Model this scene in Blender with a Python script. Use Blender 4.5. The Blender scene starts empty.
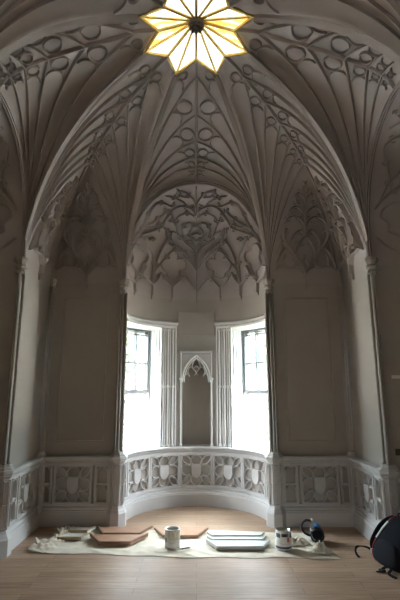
import bpy, bmesh, math, random
from mathutils import Vector, Matrix
random.seed(7)
R = math.radians

CY=3.646; L=1.905; W=.946; Z0=2.93; HG=2.05; GB=1.36
RT=[(0,5.01),(.4,4.992),(.6,4.968),(1.013,4.869),(1.37,4.736),(1.635,4.625),(1.8,4.52),(1.87,4.44),(1.905,4.36)]
def lerp_tab(T,x):
    if x<=T[0][0]: return T[0][1]
    for (a,b),(c,d) in zip(T,T[1:]):
        if x<=c: return b+(d-b)*(x-a)/(c-a)
    return T[-1][1]
def BP(r): return .04*min(1,max(0,(.85-r)/.25))
def Rz(v): return lerp_tab(RT,v)
def Gz(v): return Z0+HG*math.sqrt(max(0,1-(v/L)**2))
AT=[(0,2),(63,2),(128,1.15),(180,1.05)]
BT=[(0,.38),(63,.57),(128,.6),(180,.6)]
def ab(psi): return lerp_tab(AT,psi),lerp_tab(BT,psi)
def prof(t,a,b): return (1-(1-min(1,max(0,t)))**a)**b
def H(u,v):
    du,dv=u-W,v-L
    if abs(du)+abs(dv)<1e-6: return Z0
    best=None
    if du<0:
        s=W/-du; v1=L+dv*s
        if v1>=-1e-9: best=(s,Rz(v1))
    den=du-dv
    if den>1e-9:
        s=(L-W)/den; v1=L+dv*s
        if v1>=-1e-9 and (best is None or s<best[0]): best=(s,Gz(v1))
    s,zE=best
    psi=math.degrees(math.atan2(-dv,-du))
    a,b=ab(max(0,psi))
    return Z0+(zE-Z0)*prof(1/s,a,b)+BP(math.hypot(u,v))
BA,BB=ab(math.degrees(math.atan2(L-GB,W-GB)))
def SC(q,s):
    s=min(max(s,1e-6),1)
    zE=Gz(GB); z=Z0+(zE-Z0)*s
    t=1-(1-min(1,s**(1/BB)))**(1/BA)
    lu,lv=W+(GB-W)*t,L+(GB-L)*t
    g=L*math.sqrt(max(0,1-((z-Z0)/HG)**2))
    return (lu+(g-lu)*q, lv+(g-lv)*q, z)
def archz(u): return Z0+(Rz(L)-Z0)*prof(1-abs(u)/W,2,.38)
AR=.95; ZB=2.9
def SD(al,s):  # alcove dome: al radians, s 0 at wall .. 1 at arch
    sa=math.sin(al); ca=math.cos(al)
    zA=archz(W*sa*.999); h=s*math.pi/2
    return (AR*sa+(W-AR)*sa*s, L+AR*ca*math.cos(h)**1.15, ZB+(zA-ZB)*math.sin(h))
TD={'A1': [(1.228, 0.791), (1.08, 0.691), (0.908, 0.612), (0.736, 0.573), (0.585, 0.567), (0.491, 0.626), (0.386, 0.689), (0.264, 0.711), (0.147, 0.689), (0.063, 0.655), (0.007, 0.607)], 'A2': [(0.945, 0.709), (0.868, 0.756), (0.757, 0.841), (0.644, 0.876), (0.52, 0.807), (0.411, 0.737), (0.342, 0.735)], 'A3': [(0.927, 0.701), (0.748, 0.664), (0.588, 0.672), (0.512, 0.693), (0.484, 0.718)], 'A4': [(0.927, 0.701), (0.732, 0.613), (0.594, 0.598), (0.54, 0.561)], 'A5': [(1.197, 0.755), (1.047, 0.725), (0.925, 0.713)], 'S1': [(0.0, 0.193), (0.118, 0.283), (0.24, 0.355), (0.364, 0.41), (0.464, 0.452), (0.499, 0.501), (0.486, 0.54)], 'S2': [(0.0, 0.223), (0.014, 0.298), (0.076, 0.359), (0.187, 0.401), (0.291, 0.463), (0.379, 0.496), (0.426, 0.489)], 'S3': [(0.0, 0.298), (0.007, 0.359), (0.1, 0.414), (0.17, 0.408)], 'h1': [(0.186, 0.441), (0.227, 0.501), (0.185, 0.533), (0.099, 0.55), (0.031, 0.516)], 'h2': [(0.273, 0.462), (0.317, 0.53), (0.314, 0.598), (0.233, 0.627), (0.121, 0.633), (0.047, 0.599)], 'h3': [(0.317, 0.53), (0.364, 0.576), (0.409, 0.605)], 'h4': [(0.0, 0.47), (0.065, 0.454), (0.117, 0.471), (0.082, 0.495)], 'h5': [(0.0, 0.406), (0.048, 0.434), (0.083, 0.425)], 't1': [(0.0, 0.694), (0.062, 0.771), (0.143, 0.839), (0.223, 0.882), (0.292, 0.893)], 't2': [(0.0, 0.554), (0.03, 0.645), (0.08, 0.696)], 't3': [(0.111, 0.785), (0.21, 0.803), (0.281, 0.843)], 't4': [(0.179, 0.734), (0.278, 0.782), (0.376, 0.841), (0.469, 0.892)], 't5': [(0.0, 0.607), (0.0, 0.77), (0.0, 0.923)], 'c0': [(0.0, 0.006), (0.0, 0.09), (0.0, 0.193)], 'p1': [(1.159, -0.005), (1.166, 0.114), (1.055, 0.172), (0.964, 0.22), (0.893, 0.274)], 'p1b': [(1.166, 0.114), (1.279, 0.182), (1.359, 0.328), (1.408, 0.55)], 'p2': [(0.765, 0.008), (0.768, 0.098), (0.874, 0.144), (0.964, 0.203)], 'p2b': [(0.768, 0.098), (0.745, 0.205), (0.742, 0.333), (0.831, 0.449), (0.889, 0.572)], 'p2c': [(0.768, 0.098), (0.711, 0.204), (0.661, 0.306), (0.549, 0.401), (0.443, 0.438)], 'p2d': [(0.753, 0.188), (0.591, 0.267), (0.42, 0.339), (0.321, 0.39)], 'p2e': [(0.768, 0.098), (0.67, 0.134), (0.6, 0.197)], 'p3': [(0.397, 0.007), (0.399, 0.08), (0.496, 0.118), (0.592, 0.187)], 'p3b': [(0.399, 0.08), (0.313, 0.119), (0.196, 0.164)], 'p4': [(0.007, 0.061), (0.101, 0.112), (0.196, 0.164)], 'q1': [(0.385, 0.149), (0.47, 0.162), (0.485, 0.189), (0.553, 0.215), (0.584, 0.258), (0.533, 0.294), (0.458, 0.293), (0.469, 0.323), (0.409, 0.342), (0.323, 0.334), (0.287, 0.302), (0.302, 0.284), (0.206, 0.281), (0.161, 0.25), (0.189, 0.209), (0.277, 0.202), (0.267, 0.171), (0.324, 0.152), (0.385, 0.149)], 'q2': [(1.15, 0.166), (1.127, 0.241), (1.199, 0.316), (1.263, 0.416), (1.224, 0.494), (1.246, 0.64), (1.176, 0.654), (1.065, 0.572), (0.993, 0.491), (0.948, 0.426), (0.87, 0.395), (0.845, 0.348), (0.892, 0.305), (0.978, 0.298), (1.003, 0.246), (1.071, 0.208), (1.15, 0.166)], 'k1': [(0.964, 0.203), (1.039, 0.2), (1.018, 0.158)], 'k2': [(0.964, 0.203), (0.893, 0.184), (0.906, 0.145)], 'k3': [(0.592, 0.187), (0.663, 0.176), (0.647, 0.142)], 'k4': [(0.592, 0.187), (0.53, 0.169), (0.545, 0.137)], 'k5': [(0.196, 0.164), (0.26, 0.155), (0.245, 0.125)], 'k6': [(0.196, 0.164), (0.14, 0.155), (0.15, 0.125)], 'b1': [(0.827, 0.508), (0.741, 0.51), (0.694, 0.483), (0.743, 0.479)], 'b2': [(0.364, 0.393), (0.401, 0.384), (0.455, 0.408)], 'b3': [(0.223, 0.343), (0.287, 0.336), (0.322, 0.363)], 'b4': [(0.111, 0.28), (0.188, 0.287), (0.223, 0.312)]}
TC={'st': [(0.521, 0.0), (0.52, 0.029), (0.515, 0.067)], 'm1': [(0.515, 0.067), (0.47, 0.154), (0.377, 0.236), (0.258, 0.327), (0.159, 0.405), (0.123, 0.473), (0.13, 0.54), (0.198, 0.584), (0.326, 0.592), (0.437, 0.561), (0.495, 0.514), (0.508, 0.48)], 'm2': [(0.522, 0.071), (0.438, 0.154), (0.388, 0.216), (0.381, 0.277), (0.41, 0.347), (0.481, 0.407), (0.55, 0.441), (0.613, 0.48)], 'm3': [(0.341, 0.267), (0.298, 0.337), (0.296, 0.396), (0.336, 0.445), (0.423, 0.475), (0.496, 0.447)], 'm4': [(0.47, 0.154), (0.502, 0.216), (0.526, 0.257)], 'ax': [(0.511, 0.417), (0.513, 0.533), (0.515, 0.608), (0.536, 0.699), (0.566, 0.787), (0.603, 0.854)], 'u1': [(0.514, 0.599), (0.428, 0.645), (0.286, 0.674), (0.186, 0.652), (0.182, 0.615), (0.255, 0.603)], 'u1b': [(0.203, 0.621), (0.283, 0.579), (0.374, 0.585)], 'u2': [(0.535, 0.682), (0.457, 0.743), (0.305, 0.78), (0.214, 0.759), (0.245, 0.719), (0.356, 0.698)], 'u3': [(0.559, 0.761), (0.466, 0.8), (0.509, 0.837), (0.618, 0.874)], 'f1': [(0.09, 0.123), (0.104, 0.184), (0.154, 0.276), (0.212, 0.326)], 'f2': [(0.09, 0.123), (0.141, 0.154), (0.194, 0.164), (0.194, 0.219), (0.213, 0.266)], 'f3': [(0.194, 0.164), (0.285, 0.15), (0.364, 0.158), (0.385, 0.206), (0.369, 0.246)], 'f4': [(0.364, 0.158), (0.428, 0.138), (0.491, 0.088)], 'f5': [(0.099, 0.215), (0.12, 0.316), (0.146, 0.376), (0.212, 0.326)], 'f6': [(0.258, 0.327), (0.216, 0.356), (0.16, 0.38)], 'k1': [(0.127, 0.463), (0.177, 0.489), (0.205, 0.454)]}
STAR = 1.1
SKY = 42.0
SUN = 105.0
EXPO = 0.86
HALL_FILL = (.4, 1.0, 2.0)
FIT = (R(80), 1.69, R(81), .947)
FY = 0.0
C = bpy.context.scene.collection
IN = Vector((0, CY, 1.5))

# ------------------------------------------------------------------ materials
def mat(name, col, rough=.6, metal=0, noise=None, bump=0, scale=30, spec=None, emit=None, estr=0):
    m = bpy.data.materials.new(name); m.use_nodes = True
    nt = m.node_tree; b = nt.nodes['Principled BSDF']
    b.inputs['Base Color'].default_value = (*col, 1); b.inputs['Roughness'].default_value = rough
    b.inputs['Metallic'].default_value = metal
    if spec is not None: b.inputs['Specular IOR Level'].default_value = spec
    tc = nt.nodes.new('ShaderNodeTexCoord')
    if noise:
        n = nt.nodes.new('ShaderNodeTexNoise'); n.inputs['Scale'].default_value = scale; n.inputs['Detail'].default_value = 5
        r = nt.nodes.new('ShaderNodeValToRGB')
        r.color_ramp.elements[0].position = .3; r.color_ramp.elements[1].position = .7
        r.color_ramp.elements[0].color = (*noise, 1); r.color_ramp.elements[1].color = (*col, 1)
        nt.links.new(tc.outputs['Object'], n.inputs['Vector']); nt.links.new(n.outputs['Fac'], r.inputs['Fac'])
        nt.links.new(r.outputs['Color'], b.inputs['Base Color'])
    if bump:
        n2 = nt.nodes.new('ShaderNodeTexNoise'); n2.inputs['Scale'].default_value = scale*2; n2.inputs['Detail'].default_value = 4
        bp = nt.nodes.new('ShaderNodeBump'); bp.inputs['Strength'].default_value = bump; bp.inputs['Distance'].default_value = .01
        nt.links.new(tc.outputs['Object'], n2.inputs['Vector']); nt.links.new(n2.outputs['Fac'], bp.inputs['Height'])
        nt.links.new(bp.outputs['Normal'], b.inputs['Normal'])
    if emit:
        b.inputs['Emission Color'].default_value = (*emit, 1); b.inputs['Emission Strength'].default_value = estr
    return m

M = {}
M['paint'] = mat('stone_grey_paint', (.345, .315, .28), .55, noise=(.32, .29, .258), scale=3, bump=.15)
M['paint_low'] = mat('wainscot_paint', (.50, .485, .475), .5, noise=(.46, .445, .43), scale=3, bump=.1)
M['paint_vault'] = mat('vault_paint', (.37, .335, .315), .6, noise=(.34, .31, .29), scale=3, bump=.15)
M['hall'] = mat('hall_warm_bounce', (.50, .37, .24), .6, noise=(.40, .29, .18), scale=5)  # tan chosen so the unseen hall walls bounce warm light
M['white'] = mat('daylit_white_paint', (.80, .79, .78), .4, noise=(.76, .75, .73), scale=6)  # room paint made whiter: daylight on the mouldings is put into the colour
M['sash'] = mat('sash_paint', (.20, .205, .21), .4, noise=(.17, .175, .18), scale=8)
M['glassline'] = mat('brass_came', (.62, .45, .14), .35, .6, noise=(.45, .32, .1), scale=25)
M['boss'] = mat('bronze_boss', (.07, .055, .045), .5, .3, noise=(.04, .03, .025), scale=30)
M['canvas'] = mat('canvas_cloth', (.66, .60, .495), .95, noise=(.53, .47, .37), scale=7, bump=.4)
M['rag'] = mat('rag_cloth', (.70, .66, .55), .95, noise=(.46, .42, .33), scale=22, bump=.4)
M['wood'] = mat('brown_board', (.44, .26, .17), .5, noise=(.34, .19, .12), scale=9)
M['woodend'] = mat('dark_board_edge', (.30, .165, .10), .6, noise=(.22, .12, .07), scale=20)
M['board_white'] = mat('white_board', (.56, .58, .55), .45, noise=(.49, .51, .48), scale=9)
M['board_tan'] = mat('tan_board_edge', (.42, .32, .2), .6, noise=(.34, .25, .15), scale=15)
M['can_metal'] = mat('can_tin', (.6, .61, .6), .3, .8, noise=(.45, .46, .45), scale=12)
M['can_white'] = mat('can_label_white', (.86, .86, .83), .45, noise=(.78, .78, .75), scale=9)
M['drip'] = mat('cream_paint_drip', (.80, .76, .64), .4, noise=(.60, .54, .42), scale=20)
M['navy'] = mat('navy_print', (.03, .05, .12), .45, noise=(.02, .03, .07), scale=20)
M['orange'] = mat('orange_print', (.75, .2, .06), .5, noise=(.6, .15, .05), scale=20)
M['liquid'] = mat('cream_liquid_paint', (.72, .70, .60), .2, noise=(.68, .65, .55), scale=8)
M['black'] = mat('black_rubber', (.02, .02, .024), .5, noise=(.012, .012, .015), scale=20)
M['blue'] = mat('blue_plastic', (.06, .24, .50), .35, noise=(.05, .19, .42), scale=15)
M['steel'] = mat('brushed_steel', (.55, .55, .55), .35, .7, noise=(.4, .4, .4), scale=30)
M['pack'] = mat('black_nylon', (.010, .011, .017), .9, spec=.15, noise=(.010, .011, .015), scale=40, bump=.3)
M['packgrey'] = mat('charcoal_nylon', (.013, .014, .019), .9, spec=.15, noise=(.014, .014, .018), scale=40, bump=.3)
M['red'] = mat('red_piping', (.55, .03, .04), .5, noise=(.4, .02, .03), scale=20)
M['patch'] = mat('pale_mesh_patch', (.62, .66, .64), .6, noise=(.5, .55, .53), scale=30)
M['leafA'] = mat('leaf_green', (.014, .030, .007), .7, noise=(.008, .018, .004), scale=3)
M['bark'] = mat('bark', (.12, .09, .06), .9, noise=(.07, .05, .035), scale=12)
M['far_lawn'] = mat('sunlit_lawn', (.08, .10, .045), .9, noise=(.06, .075, .03), scale=1)
M['bounce_ground'] = mat('pale_bounce_ground', (.62, .60, .55), .9, noise=(.52, .50, .45), scale=4)  # unseen near ground, made pale to bounce sunlight up to the vault
M['plate'] = mat('ivory_plate', (.72, .68, .6), .4, noise=(.66, .62, .54), scale=10)
M['outlet'] = mat('brown_outlet', (.05, .035, .03), .5, noise=(.04, .03, .02), scale=10)

def floor_mat():
    m = bpy.data.materials.new('wood_plank_floor'); m.use_nodes = True
    nt = m.node_tree; N = nt.nodes; Lk = nt.links; b = N['Principled BSDF']
    tc = N.new('ShaderNodeTexCoord')
    br = N.new('ShaderNodeTexBrick'); br.offset = .37; br.inputs['Scale'].default_value = 1
    br.inputs['Brick Width'].default_value = 1.35; br.inputs['Row Height'].default_value = .105
    br.inputs['Mortar Size'].default_value = .0022; br.inputs['Mortar Smooth'].default_value = .3
    br.inputs['Color1'].default_value = (.0, .0, .0, 1); br.inputs['Color2'].default_value = (1, 1, 1, 1)
    br.inputs['Mortar'].default_value = (.5, .5, .5, 1)
    Lk.new(tc.outputs['Object'], br.inputs['Vector'])
    mp = N.new('ShaderNodeMapping'); mp.inputs['Scale'].default_value = (1.6, 22, 1)
    Lk.new(tc.outputs['Object'], mp.inputs['Vector'])
    n = N.new('ShaderNodeTexNoise'); n.inputs['Scale'].default_value = 2.2; n.inputs['Detail'].default_value = 7; n.inputs['Roughness'].default_value = .65
    Lk.new(mp.outputs['Vector'], n.inputs['Vector'])
    r = N.new('ShaderNodeValToRGB'); e = r.color_ramp.elements
    e[0].position = .28; e[0].color = (.29, .185, .12, 1); e[1].position = .72; e[1].color = (.54, .395, .285, 1)
    Lk.new(n.outputs['Fac'], r.inputs['Fac'])
    mx = N.new('ShaderNodeMix'); mx.data_type = 'RGBA'; mx.blend_type = 'MULTIPLY'; mx.inputs[0].default_value = 1
    r2 = N.new('ShaderNodeValToRGB'); r2.color_ramp.elements[0].color = (.78, .75, .74, 1); r2.color_ramp.elements[1].color = (1, .98, .96, 1)
    Lk.new(br.outputs['Color'], r2.inputs['Fac']); Lk.new(r.outputs['Color'], mx.inputs[6]); Lk.new(r2.outputs['Color'], mx.inputs[7])
    n3 = N.new('ShaderNodeTexNoise'); n3.inputs['Scale'].default_value = 1.3; n3.inputs['Detail'].default_value = 4
    Lk.new(tc.outputs['Object'], n3.inputs['Vector'])
    r3 = N.new('ShaderNodeValToRGB'); r3.color_ramp.elements[0].position = .35; r3.color_ramp.elements[1].position = .65
    r3.color_ramp.elements[0].color = (.86, .84, .82, 1); r3.color_ramp.elements[1].color = (1.0, 1.0, 1.0, 1)
    Lk.new(n3.outputs['Fac'], r3.inputs['Fac'])
    mx2 = N.new('ShaderNodeMix'); mx2.data_type = 'RGBA'; mx2.blend_type = 'MULTIPLY'; mx2.inputs[0].default_value = 1
    Lk.new(mx.outputs[2], mx2.inputs[6]); Lk.new(r3.outputs['Color'], mx2.inputs[7])
    mx3 = N.new('ShaderNodeMix'); mx3.data_type = 'RGBA'; Lk.new(br.outputs['Fac'], mx3.inputs[0])
    Lk.new(mx2.outputs[2], mx3.inputs[6]); mx3.inputs[7].default_value = (.12, .08, .05, 1)
    Lk.new(mx3.outputs[2], b.inputs['Base Color']); b.inputs['Roughness'].default_value = .55
    bp = N.new('ShaderNodeBump'); bp.inputs['Strength'].default_value = .25; bp.inputs['Distance'].default_value = .004; bp.invert = True
    Lk.new(br.outputs['Fac'], bp.inputs['Height']); Lk.new(bp.outputs['Normal'], b.inputs['Normal'])
    return m
M['floor'] = floor_mat()

def glass_mat():
    m = bpy.data.materials.new('window_glass'); m.use_nodes = True
    nt = m.node_tree; N = nt.nodes; N.clear()
    o = N.new('ShaderNodeOutputMaterial'); t = N.new('ShaderNodeBsdfTransparent'); g = N.new('ShaderNodeBsdfGlossy')
    t.inputs['Color'].default_value = (.93, .96, .95, 1); g.inputs['Roughness'].default_value = .02
    mx = N.new('ShaderNodeMixShader'); mx.inputs['Fac'].default_value = .06
    nt.links.new(t.outputs[0], mx.inputs[1]); nt.links.new(g.outputs[0], mx.inputs[2]); nt.links.new(mx.outputs[0], o.inputs['Surface'])
    return m
M['glass'] = glass_mat()

def stained(name, amber):
    m = bpy.data.materials.new(name); m.use_nodes = True
    nt = m.node_tree; N = nt.nodes; b = N['Principled BSDF']
    tc = N.new('ShaderNodeTexCoord'); w = N.new('ShaderNodeTexWave'); w.inputs['Scale'].default_value = 3.5
    w.inputs['Distortion'].default_value = 7; w.inputs['Detail'].default_value = 3; w.inputs['Detail Scale'].default_value = 2; w.bands_direction = 'Y'
    nt.links.new(tc.outputs['Object'], w.inputs['Vector'])
    r = N.new('ShaderNodeValToRGB'); e = r.color_ramp.elements
    if amber:
        e[0].position = .15; e[0].color = (1, .52, .06, 1); e[1].position = .75; e[1].color = (1, .93, .55, 1)
    else:
        e[0].position = .0; e[0].color = (1, .90, .52, 1); e[1].position = .55; e[1].color = (1, .98, .86, 1)
    nt.links.new(w.outputs['Fac'], r.inputs['Fac']); nt.links.new(r.outputs['Color'], b.inputs['Emission Color'])
    b.inputs['Emission Strength'].default_value = STAR * (.85 if amber else 1.0)
    b.inputs['Base Color'].default_value = (.7, .6, .4, 1); b.inputs['Roughness'].default_value = .3
    return m

# ------------------------------------------------------------------ geometry helpers
class G:
    def __init__(s): s.v = []; s.f = []; s.mi = []; s.cur = 0
    def add(s, vs, fs):
        o = len(s.v); s.v += [tuple(p) for p in vs]; s.f += [tuple(i+o for i in f) for f in fs]; s.mi += [s.cur]*len(fs)
        return s
    def box(s, x0, x1, y0, y1, z0, z1, T=None):
        vs = [(x, y, z) for z in (z0, z1) for y in (y0, y1) for x in (x0, x1)]
        if T: vs = [T(*p) for p in vs]
        return s.add(vs, [(0, 2, 3, 1), (4, 5, 7, 6), (0, 1, 5, 4), (2, 6, 7, 3), (0, 4, 6, 2), (1, 3, 7, 5)])
    def grid(s, fn, nu, nv, closed=False):
        vs = [fn(i/nu, j/nv) for j in range(nv+1) for i in range(nu+1)]
        fs = [(j*(nu+1)+i, j*(nu+1)+i+1, (j+1)*(nu+1)+i+1, (j+1)*(nu+1)+i) for j in range(nv) for i in range(nu)]
        return s.add(vs, fs)
    def rings(s, rr, cap=True, close=True):
        n = len(rr[0]); vs = [p for r in rr for p in r]; fs = []
        for j in range(len(rr)-1):
            for i in range(n if close else n-1):
                k = (i+1) % n
                fs.append((j*n+i, j*n+k, (j+1)*n+k, (j+1)*n+i))
        if cap and close:
            fs.append(tuple(range(n-1, -1, -1))); fs.append(tuple((len(rr)-1)*n+i for i in range(n)))
        return s.add(vs, fs)
    def lathe(s, prof, seg=16, T=None, c=(0, 0)):
        rr = []
        for r, z in prof:
            ring = [(c[0]+r*math.cos(2*math.pi*i/seg), c[1]+r*math.sin(2*math.pi*i/seg), z) for i in range(seg)]
            if T: ring = [T(*p) for p in ring]
            rr.append(ring)
        return s.rings(rr)
    def sweep(s, pts, nrm, hw, h, closed=False, shape='bead', sink=.006, taper=False):
        n = len(pts); pts = [Vector(p) for p in pts]; rr = []
        if shape == 'bead': pr = [(-1, 0), (-.62, .62), (-.25, 1), (.25, 1), (.62, .62), (1, 0)]
        elif shape == 'rib': pr = [(-1, 0), (-.8, .5), (-.35, 1), (.35, 1), (.8, .5), (1, 0)]
        elif shape == 'flat': pr = [(-1, 0), (-.9, 1), (.9, 1), (1, 0)]
        elif shape == 'double': pr = [(-1, 0), (-.9, .5), (-.6, .62), (-.38, .3), (-.3, .8), (0, 1), (.3, .8), (.38, .3), (.6, .62), (.9, .5), (1, 0)]
        for i in range(n):
            a = pts[(i-1) % n if closed else max(0, i-1)]; b = pts[(i+1) % n if closed else min(n-1, i+1)]
            t = (b-a)
            t = t.normalized() if t.length > 1e-9 else Vector((0, 0, 1))
            nn = Vector(nrm[i] if isinstance(nrm, list) else nrm); nn = (nn-t*nn.dot(t))
            nn = nn.normalized() if nn.length > 1e-6 else Vector((0, 0, 1))
            bb = t.cross(nn)
            k = 1 if not taper else .45+.55*min(1, i/(.45*(n-1))) if taper == 3 else .45+.55*min(1, 3*min(i, n-1-i)/max(1, n-1)) if taper == 2 else (1-.6*i/(n-1))
            rr.append([pts[i]+bb*(x*hw*k)+nn*(y*h*k-(sink if y == 0 else 0)) for x, y in pr])
        if closed: rr.append(rr[0]); return s.rings(rr, cap=False)
        return s.rings(rr, cap=True)
    def tube(s, pts, r, seg=8, closed=False):
        pts = [Vector(p) for p in pts]; n = len(pts); rr = []; up = None
        for i in range(n):
            a = pts[max(0, i-1)]; b = pts[min(n-1, i+1)]; t = (b-a).normalized()
            if up is None: up = t.orthogonal().normalized()
            up = (up-t*up.dot(t)).normalized(); w = t.cross(up)
            ri = r[i] if isinstance(r, (list, tuple)) else r
            rr.append([pts[i]+(up*math.cos(2*math.pi*k/seg)+w*math.sin(2*math.pi*k/seg))*ri for k in range(seg)])
        return s.rings(rr)
    def build(s, name, m, parent=None, smooth=False, bevel=0, origin=None, fixn=True):
        me = bpy.data.meshes.new(name)
        o = bpy.data.objects.new(name, me); C.objects.link(o)
        vs = s.v
        if origin: vs = [(x-origin[0], y-origin[1], z-origin[2]) for x, y, z in vs]; o.location = origin
        me.from_pydata(vs, [], s.f)
        for mm in (m if isinstance(m, list) else [m]): me.materials.append(M[mm] if isinstance(mm, str) else mm)
        for p, k in zip(me.polygons, s.mi): p.material_index = k; p.use_smooth = smooth
        bm = bmesh.new(); bm.from_mesh(me)
        if fixn: bmesh.ops.remove_doubles(bm, verts=bm.verts, dist=1e-5)
        bmesh.ops.recalc_face_normals(bm, faces=bm.faces)
        bm.to_mesh(me); bm.free()
        if bevel:
            b = o.modifiers.new('bevel', 'BEVEL'); b.width = bevel; b.segments = 2; b.limit_method = 'ANGLE'
        if parent: o.parent = parent
        return o

def empty(name, loc=(0, 0, 0)):
    o = bpy.data.objects.new(name, None); C.objects.link(o); o.location = loc; o.empty_display_size = .1
    return o
def tag(o, label, cat, group=None):
    o['label'] = label; o['category'] = cat
    if group: o['group'] = group
    return o
def struct(o): o['kind'] = 'structure'; return o

def crom(pts, k=4, closed=False):
    if len(pts) < 3: k = max(k, 4)
    out = []; n = len(pts)
    for i in range(n if closed else n-1):
        g = (lambda j: pts[j % n]) if closed else (lambda j: pts[max(0, min(n-1, j))])
        p0, p1, p2, p3 = g(i-1), g(i), g(i+1), g(i+2)
        for q in range(k):
            t = q/k
            out.append(tuple(.5*((2*b)+(-a+c)*t+(2*a-5*b+4*c-d)*t*t+(-a+3*b-3*c+d)*t**3) for a, b, c, d in zip(p0, p1, p2, p3)))
    if not closed: out.append(tuple(pts[-1]))
    return out

# local frames: (u along the side, v outwards from the room centre, z up)
def frame(k, m=1):
    if k == 0: return lambda u, v, z: (m*u, CY+v, z)      # back
    if k == 1: return lambda u, v, z: (-v, CY+m*u, z)     # left
    if k == 2: return lambda u, v, z: (v, CY+m*u, z)      # right
    return lambda u, v, z: (m*u, CY-v, z)                 # front

def surf_curve(S, prm, T, toward=None):
    """points and inward normals of a curve given in surface parameters"""
    P = []; Nn = []
    for a, b in prm:
        p = Vector(T(*S(a, b)))
        e = 2e-3
        da = Vector(T(*S(a+e, b)))-Vector(T(*S(a-e, b))); db = Vector(T(*S(a, b+e)))-Vector(T(*S(a, b-e)))
        n = da.cross(db)
        n = n.normalized() if n.length > 1e-12 else Vector((0, 0, -1))
        c = toward or IN
        if n.dot(c-p) < 0: n = -n
        P.append(p); Nn.append(n)
    return P, Nn

def FS(u, v): return (u, v, H(u, v))

# ------------------------------------------------------------------ ceiling vault
ceiling = struct(empty('ceiling', (0, CY, 4.95)))
RS = .575; TIP = (RS*math.sin(R(22.5)), RS*math.cos(R(22.5))); NR = .375; ND = .30
EP = [(0, L), (0, 1.88), (0, 1.80), (0, 1.70), (0, 1.52), (0, 1.20), (0, .79), (0, NR), TIP, (ND, ND), (.62, .62), (.86, .86), (1.05, 1.05), (1.19, 1.19), (1.29, 1.29), (GB, GB)]
def pl(path, nsub):
    o = []
    for a, b in zip(path, path[1:]):
        for i in range(nsub): o.append((a[0]+(b[0]-a[0])*i/nsub, a[1]+(b[1]-a[1])*i/nsub))
    return o+[path[-1]]
def keep(o):     # parts of the ceiling sit in its frame
    o.parent = ceiling; o.matrix_parent_inverse = Matrix.Translation((0, -CY, -4.95)); return o
def sub(o, par): o.parent = par; return o

def ray(e, n=22, t0=.015):
    o = []
    for i in range(n+1):
        t = t0+(1-t0)*(i/n)**1.7
        o.append((W+(e[0]-W)*t, L+(e[1]-L)*t))
    return o

def disc_curve(u, v, r, a0=0, a1=360, n=20, dirv=None):
    """circle drawn on the vault, r in metres along the surface"""
    e = 3e-3
    p = Vector(FS(u, v)); du = Vector(FS(u+e, v))-Vector(FS(u-e, v)); dv = Vector(FS(u, v+e))-Vector(FS(u, v-e))
    nrm = du.cross(dv).normalized()
    d = Vector((W-u, L-v, 0))            # towards the column
    e1 = (du*d.x+dv*d.y).normalized(); e2 = nrm.cross(e1)
    o = []
    for i in range(n+1):
        a = R(a0+(a1-a0)*i/n); q = e1*math.cos(a)*r+e2*math.sin(a)*r
        o.append((u+q.x, v+q.y))
    return o
RID = [(1.84, .030, .5), (1.752, .042, 1), (1.61, .066, 1), (1.362, .095, 1), (1.0, .122, 1)]
GRN = [(1.325, .028), (1.243, .038), (1.125, .050), (.958, .060), (.745, .070), (.50, .062)]
def _ang(u, v): return math.atan2(L-v, W-u)
def _hit(a):      # boundary point of the fan in direction a
    c, q = math.cos(a), math.sin(a)
    if c > 1e-6:
        v1 = L-q/c*W
        if v1 >= 0: return (0.0, v1)
    s_ = (L-W)/(q-c) if q > c else 9
    return (W-c*s_, L-q*s_)
CELLS = []; RIBS = []
_rc = [(r+.02, v, r) for v, r, _ in RID]+[(.155, .60, .062)]
_gc = [((d-(r+.018)/math.sqrt(2)), (d+(r+.018)/math.sqrt(2)), r) for d, r in reversed(GRN)]
_at = _ang(*TIP)
def _cells(cs, lo, hi):
    an = [_ang(u, v) for u, v, r in cs]; bd = [lo]+[(p+q)/2 for p, q in zip(an, an[1:])]+[hi]
    for (u, v, r), p, q, a in zip(cs, bd, bd[1:], an):
        a = (p+q)/2; half = abs(q-p)/2; dl = math.hypot(W-u, L-v)
        CELLS.append((u, v, min(r, max(.012, dl*math.sin(min(abs(_ang(u, v)-p), abs(q-_ang(u, v))))*.95)), half))
    return bd
_b1 = _cells(_rc, R(2), _at)
_b2 = _cells(_gc, _at, _ang(GB, GB))
RIBS = [_hit(a) for a in _b1[1:-1]]+[_hit(a) for a in _b2[1:-1]]+[(GB, GB)]
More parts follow.
